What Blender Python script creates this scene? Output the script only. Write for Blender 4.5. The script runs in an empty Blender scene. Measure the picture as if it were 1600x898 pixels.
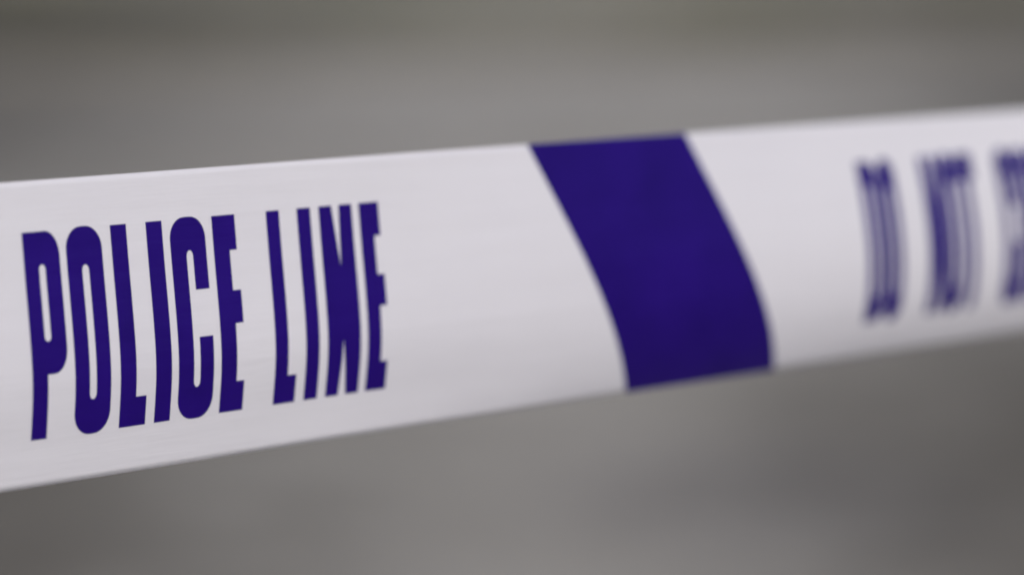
import bpy, bmesh, math, random
from mathutils import Vector, noise

random.seed(4)
scene = bpy.context.scene
col = scene.collection

# ------------------------------------------------------------------ camera
CAM_Z = 1.15
PITCH = math.radians(7.594)
cd = bpy.data.cameras.new('camera')
cam = bpy.data.objects.new('camera', cd)
col.objects.link(cam)
cam.location = (0, 0, CAM_Z)
cam.rotation_euler = (math.pi / 2 - PITCH, 0, 0)
cd.lens = 100
cd.sensor_width = 36
cd.clip_start = 0.02
cd.clip_end = 2000
cd.dof.use_dof = True
cd.dof.focus_distance = 0.725
cd.dof.aperture_fstop = 4.2
scene.camera = cam

# ------------------------------------------------------------------ sky and sun (overcast)
SUN_EL, SUN_AZ = math.radians(44), math.radians(148)     # azimuth clockwise from +Y
world = bpy.data.worlds.new('World')
scene.world = world
world.use_nodes = True
nt = world.node_tree
nt.nodes.clear()
sky = nt.nodes.new('ShaderNodeTexSky')
sky.sky_type = 'NISHITA'
sky.sun_disc = False
sky.sun_elevation = SUN_EL
sky.sun_rotation = SUN_AZ
sky.air_density = 1.0
sky.dust_density = 4.0
sky.ozone_density = 1.0
bg = nt.nodes.new('ShaderNodeBackground')
bg.inputs['Strength'].default_value = 0.10
wo = nt.nodes.new('ShaderNodeOutputWorld')
nt.links.new(sky.outputs[0], bg.inputs[0])
nt.links.new(bg.outputs[0], wo.inputs[0])

sd = bpy.data.lights.new('sun', 'SUN')
sd.energy = 1.35
sd.angle = math.radians(40)
sd.color = (1.0, 0.965, 0.925)
sun = bpy.data.objects.new('sun', sd)
col.objects.link(sun)
to_sun = Vector((math.sin(SUN_AZ) * math.cos(SUN_EL), math.cos(SUN_AZ) * math.cos(SUN_EL), math.sin(SUN_EL)))
sun.rotation_euler = (-to_sun).to_track_quat('-Z', 'Y').to_euler()

scene.cycles.filter_width = 2.0                           # the photograph is a little soft even in focus
scene.view_settings.view_transform = 'Standard'
scene.view_settings.look = 'None'
scene.view_settings.exposure = 0.05
scene.view_settings.gamma = 1.0
scene.view_settings.use_curve_mapping = False


# ------------------------------------------------------------------ helpers
def new_mat(name):
    m = bpy.data.materials.new(name)
    m.use_nodes = True
    return m, m.node_tree, m.node_tree.nodes['Principled BSDF']


def node(t, kind, **kw):
    n = t.nodes.new(kind)
    for k, v in kw.items():
        setattr(n, k, v)
    return n


def noise_node(t, vec, scale, detail=4.0, rough=0.55):
    n = t.nodes.new('ShaderNodeTexNoise')
    n.inputs['Scale'].default_value = scale
    n.inputs['Detail'].default_value = detail
    n.inputs['Roughness'].default_value = rough
    t.links.new(vec, n.inputs['Vector'])
    return n.outputs['Fac']


def ramp(t, fac, stops):
    r = t.nodes.new('ShaderNodeValToRGB')
    e = r.color_ramp.elements
    while len(e) < len(stops):
        e.new(0.5)
    for el, (p, c) in zip(e, stops):
        el.position = p
        el.color = (*c, 1)
    t.links.new(fac, r.inputs['Fac'])
    return r.outputs['Color']


def mix(t, fac, a, b, blend='MIX'):
    m = t.nodes.new('ShaderNodeMix')
    m.data_type = 'RGBA'
    m.blend_type = blend
    for sock, v in ((m.inputs['Factor'], fac), (m.inputs['A'], a), (m.inputs['B'], b)):
        if hasattr(v, 'is_linked'):
            t.links.new(v, sock)
        elif isinstance(v, (int, float)):
            sock.default_value = v
        else:
            sock.default_value = (*v, 1)
    return m.outputs['Result']


def bump(t, h, strength, dist, bsdf):
    b = t.nodes.new('ShaderNodeBump')
    b.inputs['Strength'].default_value = strength
    b.inputs['Distance'].default_value = dist
    t.links.new(h, b.inputs['Height'])
    t.links.new(b.outputs['Normal'], bsdf.inputs['Normal'])


def link(name, me, mat, parent=None, kind=None):
    o = bpy.data.objects.new(name, me)
    if mat and not me.materials:
        me.materials.append(mat)
    col.objects.link(o)
    if parent:
        o.parent = parent
    if kind:
        o['kind'] = kind
    return o


def bm_mesh(name, bm, smooth=False):
    me = bpy.data.meshes.new(name)
    bm.to_mesh(me)
    bm.free()
    for p in me.polygons:
        p.use_smooth = smooth
    return me


# ------------------------------------------------------------------ materials
def blobs(t, co, ellipses, edge):
    # 1 inside ragged ellipses on the ground (cx, cy, rx, ry), 0 outside
    best = None
    for cx, cy, rx, ry in ellipses:
        mp = node(t, 'ShaderNodeMapping', vector_type='TEXTURE')
        mp.inputs['Location'].default_value = (cx, cy, 0)
        mp.inputs['Scale'].default_value = (rx, ry, 1000)
        t.links.new(co, mp.inputs['Vector'])
        ln = node(t, 'ShaderNodeVectorMath', operation='LENGTH')
        t.links.new(mp.outputs['Vector'], ln.inputs[0])
        val = ln.outputs['Value']
        if best is not None:
            mn = node(t, 'ShaderNodeMath', operation='MINIMUM')
            t.links.new(best, mn.inputs[0])
            t.links.new(val, mn.inputs[1])
            val = mn.outputs[0]
        best = val
    ns = noise_node(t, co, 2.2, 9, 0.72)
    ad = node(t, 'ShaderNodeMath', operation='MULTIPLY_ADD')
    ad.inputs[1].default_value = 1.5
    t.links.new(ns, ad.inputs[0])
    t.links.new(best, ad.inputs[2])
    mr = node(t, 'ShaderNodeMapRange', interpolation_type='SMOOTHSTEP')
    mr.inputs['From Min'].default_value = 1.75 - edge
    mr.inputs['From Max'].default_value = 1.75 + edge
    mr.inputs['To Min'].default_value = 1.0
    mr.inputs['To Max'].default_value = 0.0
    t.links.new(ad.outputs[0], mr.inputs['Value'])
    return mr.outputs['Result']


def asphalt_material(name, dark, light, seed, vignette=None):
    m, t, b = new_mat(name)
    co = node(t, 'ShaderNodeNewGeometry').outputs['Position']
    mp = node(t, 'ShaderNodeMapping')
    mp.inputs['Location'].default_value = (seed, seed * 2.3, 0)
    t.links.new(co, mp.inputs['Vector'])
    v = mp.outputs['Vector']
    wide = ramp(t, noise_node(t, v, 0.22, 3), [(0.30, dark), (0.72, light)])
    mid = ramp(t, noise_node(t, v, 2.3, 5), [(0.25, (0.80, 0.79, 0.77)), (0.75, (1.12, 1.12, 1.13))])
    fine = ramp(t, noise_node(t, v, 190, 3, 0.7), [(0.30, (0.62, 0.62, 0.62)), (0.70, (1.35, 1.34, 1.32))])
    c = mix(t, 1.0, mix(t, 1.0, wide, mid, 'MULTIPLY'), fine, 'MULTIPLY')
    if vignette:                                              # lens vignetting painted in as ragged dark side patches, then one stain
        c = mix(t, blobs(t, co, vignette, 0.55), c, mix(t, 1.0, c, (0.35, 0.332, 0.300), 'MULTIPLY'))
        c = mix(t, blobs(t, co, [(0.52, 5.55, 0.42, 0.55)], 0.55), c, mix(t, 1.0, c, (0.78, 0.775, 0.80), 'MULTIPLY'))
    t.links.new(c, b.inputs['Base Color'])
    b.inputs['Roughness'].default_value = 0.78
    bump(t, noise_node(t, v, 160, 4, 0.65), 0.5, 0.004, b)
    return m


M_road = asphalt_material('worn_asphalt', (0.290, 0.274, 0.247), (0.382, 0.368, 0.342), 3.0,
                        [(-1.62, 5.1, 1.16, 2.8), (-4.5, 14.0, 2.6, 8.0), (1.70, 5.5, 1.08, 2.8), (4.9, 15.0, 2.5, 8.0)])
M_kerb = asphalt_material('weathered_concrete', (0.150, 0.145, 0.135), (0.21, 0.205, 0.19), 5.0)

M_verge, t, b = new_mat('verge_soil')
co = node(t, 'ShaderNodeNewGeometry').outputs['Position']
w = ramp(t, noise_node(t, co, 0.35, 4), [(0.32, (0.195, 0.195, 0.150)), (0.50, (0.245, 0.230, 0.185)), (0.68, (0.295, 0.280, 0.235))])
f = ramp(t, noise_node(t, co, 30, 4, 0.7), [(0.3, (0.7, 0.7, 0.7)), (0.7, (1.25, 1.25, 1.25))])
w = mix(t, blobs(t, co, [(-7.0, 27.0, 5.2, 11.0), (8.0, 31.0, 5.0, 9.0)], 0.35), w, (0.064, 0.056, 0.042))   # dark soil, with lens vignetting of the upper corners painted in
t.links.new(mix(t, 1.0, w, f, 'MULTIPLY'), b.inputs['Base Color'])
b.inputs['Roughness'].default_value = 0.9
bump(t, noise_node(t, co, 24, 5), 0.6, 0.03, b)

M_grass, t, b = new_mat('grass_blade')
rnd = node(t, 'ShaderNodeNewGeometry').outputs['Random Per Island']
t.links.new(ramp(t, rnd, [(0.0, (0.070, 0.085, 0.040)), (0.55, (0.120, 0.125, 0.065)), (1.0, (0.190, 0.165, 0.100))]), b.inputs['Base Color'])
b.inputs['Roughness'].default_value = 0.7

def stretch_marks(t, co, bsdf):
    # faint pull lines along the tape and soft dimples, as fine relief
    mp = node(t, 'ShaderNodeMapping', vector_type='TEXTURE')
    mp.inputs['Rotation'].default_value = (0, 0, math.atan2(0.66983, 0.74251))
    mp.inputs['Scale'].default_value = (0.10, 1.0, 0.0075)
    t.links.new(co, mp.inputs['Vector'])
    a_ = noise_node(t, mp.outputs['Vector'], 1.0, 4, 0.6)
    b_ = noise_node(t, co, 38, 3)
    ad = node(t, 'ShaderNodeMath', operation='ADD')
    t.links.new(a_, ad.inputs[0])
    t.links.new(b_, ad.inputs[1])
    bump(t, ad.outputs[0], 0.18, 0.0022, bsdf)


M_film, t, b = new_mat('white_polythene_film')
co = node(t, 'ShaderNodeNewGeometry').outputs['Position']
c = ramp(t, noise_node(t, co, 14, 4), [(0.3, (0.765, 0.772, 0.848)), (0.7, (0.795, 0.803, 0.875))])
t.links.new(c, b.inputs['Base Color'])
b.inputs['Roughness'].default_value = 0.34
b.inputs['Specular IOR Level'].default_value = 0.4
tr = node(t, 'ShaderNodeBsdfTranslucent')                  # thin film lets some daylight through
tr.inputs['Color'].default_value = (0.80, 0.80, 0.85, 1)
mx = node(t, 'ShaderNodeMixShader')
mx.inputs['Fac'].default_value = 0.25
t.links.new(b.outputs['BSDF'], mx.inputs[1])
t.links.new(tr.outputs['BSDF'], mx.inputs[2])
t.links.new(mx.outputs['Shader'], t.nodes['Material Output'].inputs['Surface'])
stretch_marks(t, co, b)

M_ink, t, b = new_mat('blue_printing_ink')
co = node(t, 'ShaderNodeNewGeometry').outputs['Position']
c = ramp(t, noise_node(t, co, 40, 4), [(0.3, (0.0105, 0.0008, 0.128)), (0.7, (0.0150, 0.0018, 0.165))])
t.links.new(c, b.inputs['Base Color'])
b.inputs['Roughness'].default_value = 0.36
b.inputs['Specular IOR Level'].default_value = 0.13
stretch_marks(t, co, b)


# ------------------------------------------------------------------ ground
def quad_sheet(name, corners, z, mat, kind):
    bm = bmesh.new()
    bm.faces.new([bm.verts.new((x, y, z)) for x, y in corners])
    return link(name, bm_mesh(name, bm), mat, None, kind)


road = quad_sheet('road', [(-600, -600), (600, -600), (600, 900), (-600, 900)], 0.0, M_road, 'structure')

# kerb line runs across the view, a little away to the right
KA, KB = Vector((-3.4, 19.0, 0)), Vector((2.6, 22.6, 0))
kdir = (KB - KA).normalized()
knor = Vector((-kdir.y, kdir.x, 0))                       # away from the road
kmid = (KA + KB) / 2


def kp(s, o, z):
    return kmid + kdir * s + knor * o + Vector((0, 0, z))


# verge behind the kerb: one uneven sheet
bm = bmesh.new()
NS, NO = 90, 60
rows = []
for j in range(NO + 1):
    o_ = 0.16 + (j / NO) ** 2.2 * 600
    row = []
    for i in range(NS + 1):
        q = i / NS * 2 - 1
        s_ = math.copysign(abs(q) ** 2.5, q) * 500
        p = kp(s_, o_, 0)
        z = 0.105 + (0.0 if j == 0 else 0.05 * (noise.noise((p.x * 0.5, p.y * 0.5, 1)) + 0.4))
        row.append(bm.verts.new((p.x, p.y, z)))
    rows.append(row)
for j in range(NO):
    for i in range(NS):
        bm.faces.new((rows[j][i], rows[j][i + 1], rows[j + 1][i + 1], rows[j + 1][i]))
verge = link('verge', bm_mesh('verge', bm, True), M_verge, None, 'structure')

# kerb: a concrete bed with stones laid end to end
bm = bmesh.new()


def box(bm, s0, s1, o0, o1, z0, z1):
    vs = [bm.verts.new(kp(s, o, z)) for z in (z0, z1) for s, o in ((s0, o0), (s1, o0), (s1, o1), (s0, o1))]
    for f in ((3, 2, 1, 0), (4, 5, 6, 7), (0, 1, 5, 4), (1, 2, 6, 5), (2, 3, 7, 6), (3, 0, 4, 7)):
        bm.faces.new([vs[i] for i in f])


box(bm, -40, 40, 0.02, 0.155, -0.05, 0.085)
kerb = link('kerb', bm_mesh('kerb', bm), M_kerb, None, 'structure')
bm = bmesh.new()
L = 0.905
vs = [Vector((x, y, z)) for z in (0, 0.12) for x, y in ((-L / 2, 0), (L / 2, 0), (L / 2, 0.15), (-L / 2, 0.15))]
vv = [bm.verts.new(p) for p in vs]
for f in ((3, 2, 1, 0), (4, 5, 6, 7), (0, 1, 5, 4), (1, 2, 6, 5), (2, 3, 7, 6), (3, 0, 4, 7)):
    bm.faces.new([vv[i] for i in f])
bmesh.ops.bevel(bm, geom=[e for e in bm.edges if all(v.co.z > 0.1 for v in e.verts)], offset=0.012, segments=2, affect='EDGES')
stone_me = bm_mesh('kerb_stone', bm)
ang = math.atan2(kdir.y, kdir.x)
for i in range(-14, 15):
    o = link('kerb_stone', stone_me, M_kerb, kerb)
    o.location = kp(i * 0.915, random.uniform(-0.004, 0.004), 0.0 + random.uniform(0.001, 0.005))
    o.rotation_euler = (0, 0, ang + random.uniform(-0.004, 0.004))

# short grass on the verge
vs, fs = [], []
for k in range(26000):
    s_, o_ = random.uniform(-14, 16), 0.25 + random.random() ** 1.4 * 26
    p = kp(s_, o_, 0)
    if noise.noise((p.x * 0.35, p.y * 0.35, 7)) + random.uniform(-0.25, 0.25) < 0.34 - 0.055 * abs(p.x - 0.5):
        continue
    z = 0.10
    h, wd = random.uniform(0.05, 0.16), random.uniform(0.008, 0.02)
    a = random.uniform(0, 6.283)
    dx, dy = math.cos(a) * wd, math.sin(a) * wd
    lx, ly = random.uniform(-0.06, 0.06), random.uniform(-0.06, 0.06)
    n0 = len(vs)
    vs += [(p.x - dx, p.y - dy, z), (p.x + dx, p.y + dy, z), (p.x + lx * .4 + dx * .7, p.y + ly * .4 + dy * .7, z + h * .6),
           (p.x + lx * .4 - dx * .7, p.y + ly * .4 - dy * .7, z + h * .6), (p.x + lx, p.y + ly, z + h)]
    fs += [(n0, n0 + 1, n0 + 2, n0 + 3), (n0 + 3, n0 + 2, n0 + 4)]
me = bpy.data.meshes.new('grass')
me.from_pydata(vs, [], fs)
grass = link('grass', me, M_grass, None, 'stuff')
grass['label'] = 'rough olive and straw coloured grass on the verge behind the kerb'
grass['category'] = 'grass'

# ------------------------------------------------------------------ police tape
W = 0.075                                                  # 75 mm tape
C0 = Vector((-0.12498933, 0.68667755, CAM_Z - 0.10389153))
D = Vector((0.742511928, 0.669832842, 0))                  # runs level, away to the right
N = Vector((D.y, -D.x, 0))                                 # towards the viewer
U0, U1 = -1.30, 3.60


def smooth_table(x, xs, ys):
    """smooth cubic through a table"""
    n = len(xs)
    if x <= xs[0]:
        return ys[0]
    if x >= xs[-1]:
        return ys[-1]
    i = max(k for k in range(n - 1) if xs[k] <= x)
    sl = lambda k: (ys[k + 1] - ys[k - 1]) / (xs[k + 1] - xs[k - 1]) if 0 < k < n - 1 else ((ys[1] - ys[0]) / (xs[1] - xs[0]) if k == 0 else (ys[-1] - ys[-2]) / (xs[-1] - xs[-2]))
    h = xs[i + 1] - xs[i]
    q = (x - xs[i]) / h
    return ((2 * q ** 3 - 3 * q * q + 1) * ys[i] + (q ** 3 - 2 * q * q + q) * h * sl(i)
            + (-2 * q ** 3 + 3 * q * q) * ys[i + 1] + (q ** 3 - q * q) * h * sl(i + 1))


# profile of the hanging tape in mm: a soft fold along its lower third that opens into a wide arc along its run
PV = [0, .08, .16, .28, .35, .42, .52, .68, .84, 1]
PO = [0.5, 1.2, 1.95, 3.1, 3.4, 3.25, 2.6, 1.25, 0, -1.2]
SU = [-0.6, 0, .1, .2, 1.0, 2.0]
SO = [1.0, 1.0, 1.15, 1.3, 1.2, 1.0]
BU = [0, .14, .20, .26, .32, .42, 1.0, 2.0]
BO = [4.5, 5.6, 6.2, 7.2, 8.6, 9.2, 7.0, 5.0]


def tape_offset(u, v):
    t_ = 2 * v - 1
    tt = t_ + 0.22 * (1 - t_ * t_)
    fold = (smooth_table(v, PV, PO) - 1.5) * smooth_table(u, SU, SO)
    arc = smooth_table(u, BU, BO) * (1 - tt * tt) - 1.2 * t_ - 1.5
    w = min(1.0, max(0.0, (u - 0.10) / 0.10))
    w = w * w * (3 - 2 * w)
    return 0.001 * (fold * (1 - w) + arc * w)


def tape_point(u, v, out=0.0):
    """u metres along the tape, v 0 (lower edge) .. 1 (upper edge), out metres proud of the face"""
    off = tape_offset(u, v)
    off += 0.00025 * math.sin(u * 23 + 1.2 + 1.6 * v) + 0.00012 * math.sin(u * 51 - 2.1 * v)
    sag = smooth_table(u, [-0.6, 0, 0.2, 0.42, 1.0, 2.0], [0, 0, -0.0003, -0.0011, -0.002, -0.002])
    slack = smooth_table(u, [-0.6, 0, 0.2, 0.42, 1.0], [0.001, 0.001, 0.0003, 0.0002, 0.0])      # lower edge is stretched a little
    return C0 + D * u + Vector((0, 0, (v - 0.5) * W + sag - slack * (1 - v))) + N * (off + out)


NV, STEP = 48, 0.005
tape = bpy.data.objects.new('police_tape', None)
col.objects.link(tape)
tape.empty_display_size = 0.05
tape['label'] = 'white plastic police barrier tape with blue diagonal stripe and blue lettering'
tape['category'] = 'barrier tape'

bm = bmesh.new()
nu = round((U1 - U0) / STEP)
sheets = []
for out in (0.0, -0.0001):
    g = [[bm.verts.new(tape_point(U0 + i * STEP, j / NV, out)) for j in range(NV + 1)] for i in range(nu + 1)]
    sheets.append(g)
fr, bk = sheets
for i in range(nu):
    for j in range(NV):
        bm.faces.new((fr[i][j], fr[i + 1][j], fr[i + 1][j + 1], fr[i][j + 1]))
        bm.faces.new((bk[i][j + 1], bk[i + 1][j + 1], bk[i + 1][j], bk[i][j]))
    bm.faces.new((bk[i][0], bk[i + 1][0], fr[i + 1][0], fr[i][0]))
    bm.faces.new((fr[i][NV], fr[i + 1][NV], bk[i + 1][NV], bk[i][NV]))
film = link('film', bm_mesh('film', bm, True), M_film, tape)


def print_mesh(name, loops):
    """loops: closed outlines in mm (u, height above lower edge), holes included; laid on the tape face"""
    bm = bmesh.new()
    edges = []
    for lp in loops:
        v_ = [bm.verts.new((x, y, 0)) for x, y in lp]
        for i in range(len(v_)):
            edges.append(bm.edges.new((v_[i], v_[(i + 1) % len(v_)])))
    bmesh.ops.triangle_fill(bm, edges=edges, use_beauty=True, use_dissolve=False, normal=(0, 0, 1))
    xs = [v.co.x for v in bm.verts]
    ys = [v.co.y for v in bm.verts]
    hv = W * 1000 / NV
    for k in range(math.ceil(min(ys) / hv), math.floor(max(ys) / hv) + 1):
        bmesh.ops.bisect_plane(bm, geom=bm.verts[:] + bm.edges[:] + bm.faces[:], plane_co=(0, k * hv, 0), plane_no=(0, 1, 0), dist=1e-4)
    su = STEP * 1000
    for k in range(math.ceil(min(xs) / su), math.floor(max(xs) / su) + 1):
        bmesh.ops.bisect_plane(bm, geom=bm.verts[:] + bm.edges[:] + bm.faces[:], plane_co=(k * su, 0, 0), plane_no=(1, 0, 0), dist=1e-4)
    for v in bm.verts:
        v.co = tape_point(v.co.x / 1000, v.co.y / 1000 / W, 0.00007)
    bmesh.ops.recalc_face_normals(bm, faces=bm.faces[:])
    bm.faces.ensure_lookup_table()
    if sum((f.normal.dot(N) * f.calc_area() for f in bm.faces)) < 0:
        bmesh.ops.reverse_faces(bm, faces=bm.faces[:])
    r = bmesh.ops.extrude_face_region(bm, geom=bm.faces[:], use_keep_orig=True)
    for g in r['geom']:
        if isinstance(g, bmesh.types.BMVert):
            g.co -= N * 0.00009
    return bm_mesh(name, bm, False)


def rounded(x0, y0, x1, y1, rx, ry, corners='1111'):
    """rounded rectangle; corners: bottom-left, bottom-right, top-right, top-left"""
    pts = []
    cs = ((x0, y0, 1, 1, 180), (x1, y0, -1, 1, 270), (x1, y1, -1, -1, 0), (x0, y1, 1, -1, 90))
    for (cx, cy, sx, sy, a0), on in zip(cs, corners):
        if on == '1':
            for k in range(9):
                a = math.radians(a0 + k * 90 / 8)
                pts.append((cx + sx * rx + math.cos(a) * rx, cy + sy * ry + math.sin(a) * ry))
        else:
            pts.append((cx, cy))
    return pts


H = 50.7


def arcpts(cx, cy, rx, ry, a0, a1, n=8):
    return [(cx + rx * math.cos(math.radians(a0 + (a1 - a0) * k / n)), cy + ry * math.sin(math.radians(a0 + (a1 - a0) * k / n))) for k in range(n + 1)]


def glyph(ch):
    """outlines in mm, baseline at 0, cap height H; returns loops, width"""
    if ch == 'P' or ch == 'R':
        w = 10.7
        yb = 16.0 if ch == 'P' else 22.0
        bowl = arcpts(w - 4, yb + 6, 4, 6, -90, 0) + arcpts(w - 4, H - 6, 4, 6, 0, 90)
        if ch == 'P':
            outer = [(0, 0), (4.6, 0), (4.6, yb)] + bowl + [(0, H)]
        else:
            outer = [(0, 0), (4.5, 0), (4.5, 18), (6.2, 18), (6.2, 0), (w, 0), (w, 18), (w - 1.2, yb)] + bowl[4:] + [(0, H)]
        return [outer, rounded(4.3, yb + 8, 6.2, H - 8, 0.9, 1.2)], w
    if ch == 'O':
        return [rounded(0, -0.4, 10.5, H + 0.4, 4.6, 5.6), rounded(4.25, 8.4, 6.25, H - 9, 0.95, 1.6)], 10.5
    if ch == 'D':
        return [rounded(0, 0, 10.5, H, 4.6, 5.6, '0110'), rounded(4.1, 8.0, 6.3, H - 8, 0.9, 1.2, '0110')], 10.5
    if ch == 'L':
        return [[(0, 0), (8.0, 0), (8.0, 7.5), (4.8, 7.5), (4.8, H), (0, H)]], 8.0
    if ch == 'I':
        return [[(0, 0), (4.8, 0), (4.8, H), (0, H)]], 4.8
    if ch == 'C':
        w = 10.9
        return [arcpts(w - 4.4, 5.2, 4.4, 5.6, 0, -90) + arcpts(4.6, 5.2, 4.6, 5.6, -90, -180) + arcpts(4.6, H - 5.2, 4.6, 5.6, 180, 90)
                + arcpts(w - 4.4, H - 5.2, 4.4, 5.6, 90, 0) + [(w, 32.6), (6.7, 32.6)] + arcpts(5.7, H - 9.6, 1.0, 1.6, 0, 180, 6)
                + arcpts(5.7, 9.4, 1.0, 1.6, 180, 360, 6) + [(6.7, 20.6), (w, 20.6)]], w
    if ch == 'E':
        return [[(0, 0), (7.5, 0), (7.5, 7.9), (5.0, 7.9), (5.0, 23.0), (7.5, 23.0), (7.5, 31.4), (5.0, 31.4), (5.0, 41.7), (7.3, 41.7), (7.3, H), (0, H)]], 7.5
    if ch == 'N':
        return [[(0, 0), (4.3, 0), (5.3, 15.4), (6.9, 0), (11.2, 0), (11.2, H), (6.9, H), (6.1, 34.3), (4.3, H), (0, H)]], 11.2
    if ch == 'T':
        return [[(2.9, 0), (7.5, 0), (7.5, 42), (10.4, 42), (10.4, H), (0, H), (0, 42), (2.9, 42)]], 10.4
    if ch == 'S':
        w = 10.6
        return [arcpts(5.3, 5.2, 5.3, 5.6, 180, 360, 14) + arcpts(5.3, 20, 5.3, 8, 0, 60, 5) + [(4.3, 32)] + [(4.3, 40)] + arcpts(5.3, 40, 1.0, 1.6, 180, 0, 6)
                + [(6.3, 34), (w, 34)] + arcpts(5.3, H - 5.2, 5.3, 5.6, 0, 180, 14) + arcpts(5.3, 31, 5.3, 8, 180, 240, 5) + [(6.3, 19)]
                + arcpts(5.3, 10, 1.0, 1.6, 0, -180, 6) + [(4.3, 17), (0, 17)]], w
    raise ValueError(ch)


V_BASE = 0.159 * 75
PERIOD = 606.0
LINE_ONE = [('P', 7.7, 10.4), ('O', 20.1, 10.6), ('L', 33.6, 8.0), ('I', 44.4, 4.9), ('C', 51.5, 11.1), ('E', 65.0, 7.6),
            ('L', 82.7, 7.2), ('I', 93.0, 4.5), ('N', 100.4, 11.2), ('E', 114.1, 6.9)]
LINE_TWO = [('D', 313.4, 8.3), ('O', 322.3, 8.3), ('N', 343.5, 8.6), ('O', 352.8, 8.4), ('T', 361.7, 8.4),
            ('C', 381.8, 8.3), ('R', 390.7, 8.3), ('O', 399.6, 8.3), ('S', 408.5, 8.2), ('S', 417.4, 8.2)]


def put_letter(ch, u, w_target, base):
    loops, w = glyph(ch)
    k = w_target / w
    loops = [[(u + base + x * k, V_BASE + y) for x, y in lp] for lp in loops]
    o = link('letter', print_mesh('letter', loops), M_ink, tape)
    o['label'] = 'blue printed capital letter ' + ch
    return o


def put_stripe(u_low, base):
    # slants: upper end 37.5 mm back along the tape from the lower end
    lo, hi = 0.0, 75.0
    pts = [(base + u_low, lo), (base + u_low + 63.8, lo), (base + u_low + 63.8 - 37.5, hi), (base + u_low - 37.5, hi)]
    o = link('stripe', print_mesh('stripe', [pts]), M_ink, tape)
    o['label'] = 'broad dark blue diagonal stripe across the tape'
    return o


def on_tape(a, b):
    return a > U0 * 1000 + 5 and b < U1 * 1000 - 5


for k in range(-2, 7):
    base = k * PERIOD
    for ch, u, w_ in LINE_ONE + LINE_TWO:
        if on_tape(base + u, base + u + w_):
            put_letter(ch, u, w_, base)
    for u_low in (214.0, 214.0 + PERIOD / 2):
        if on_tape(base + u_low - 37.5, base + u_low + 63.8):
            put_stripe(u_low, base)
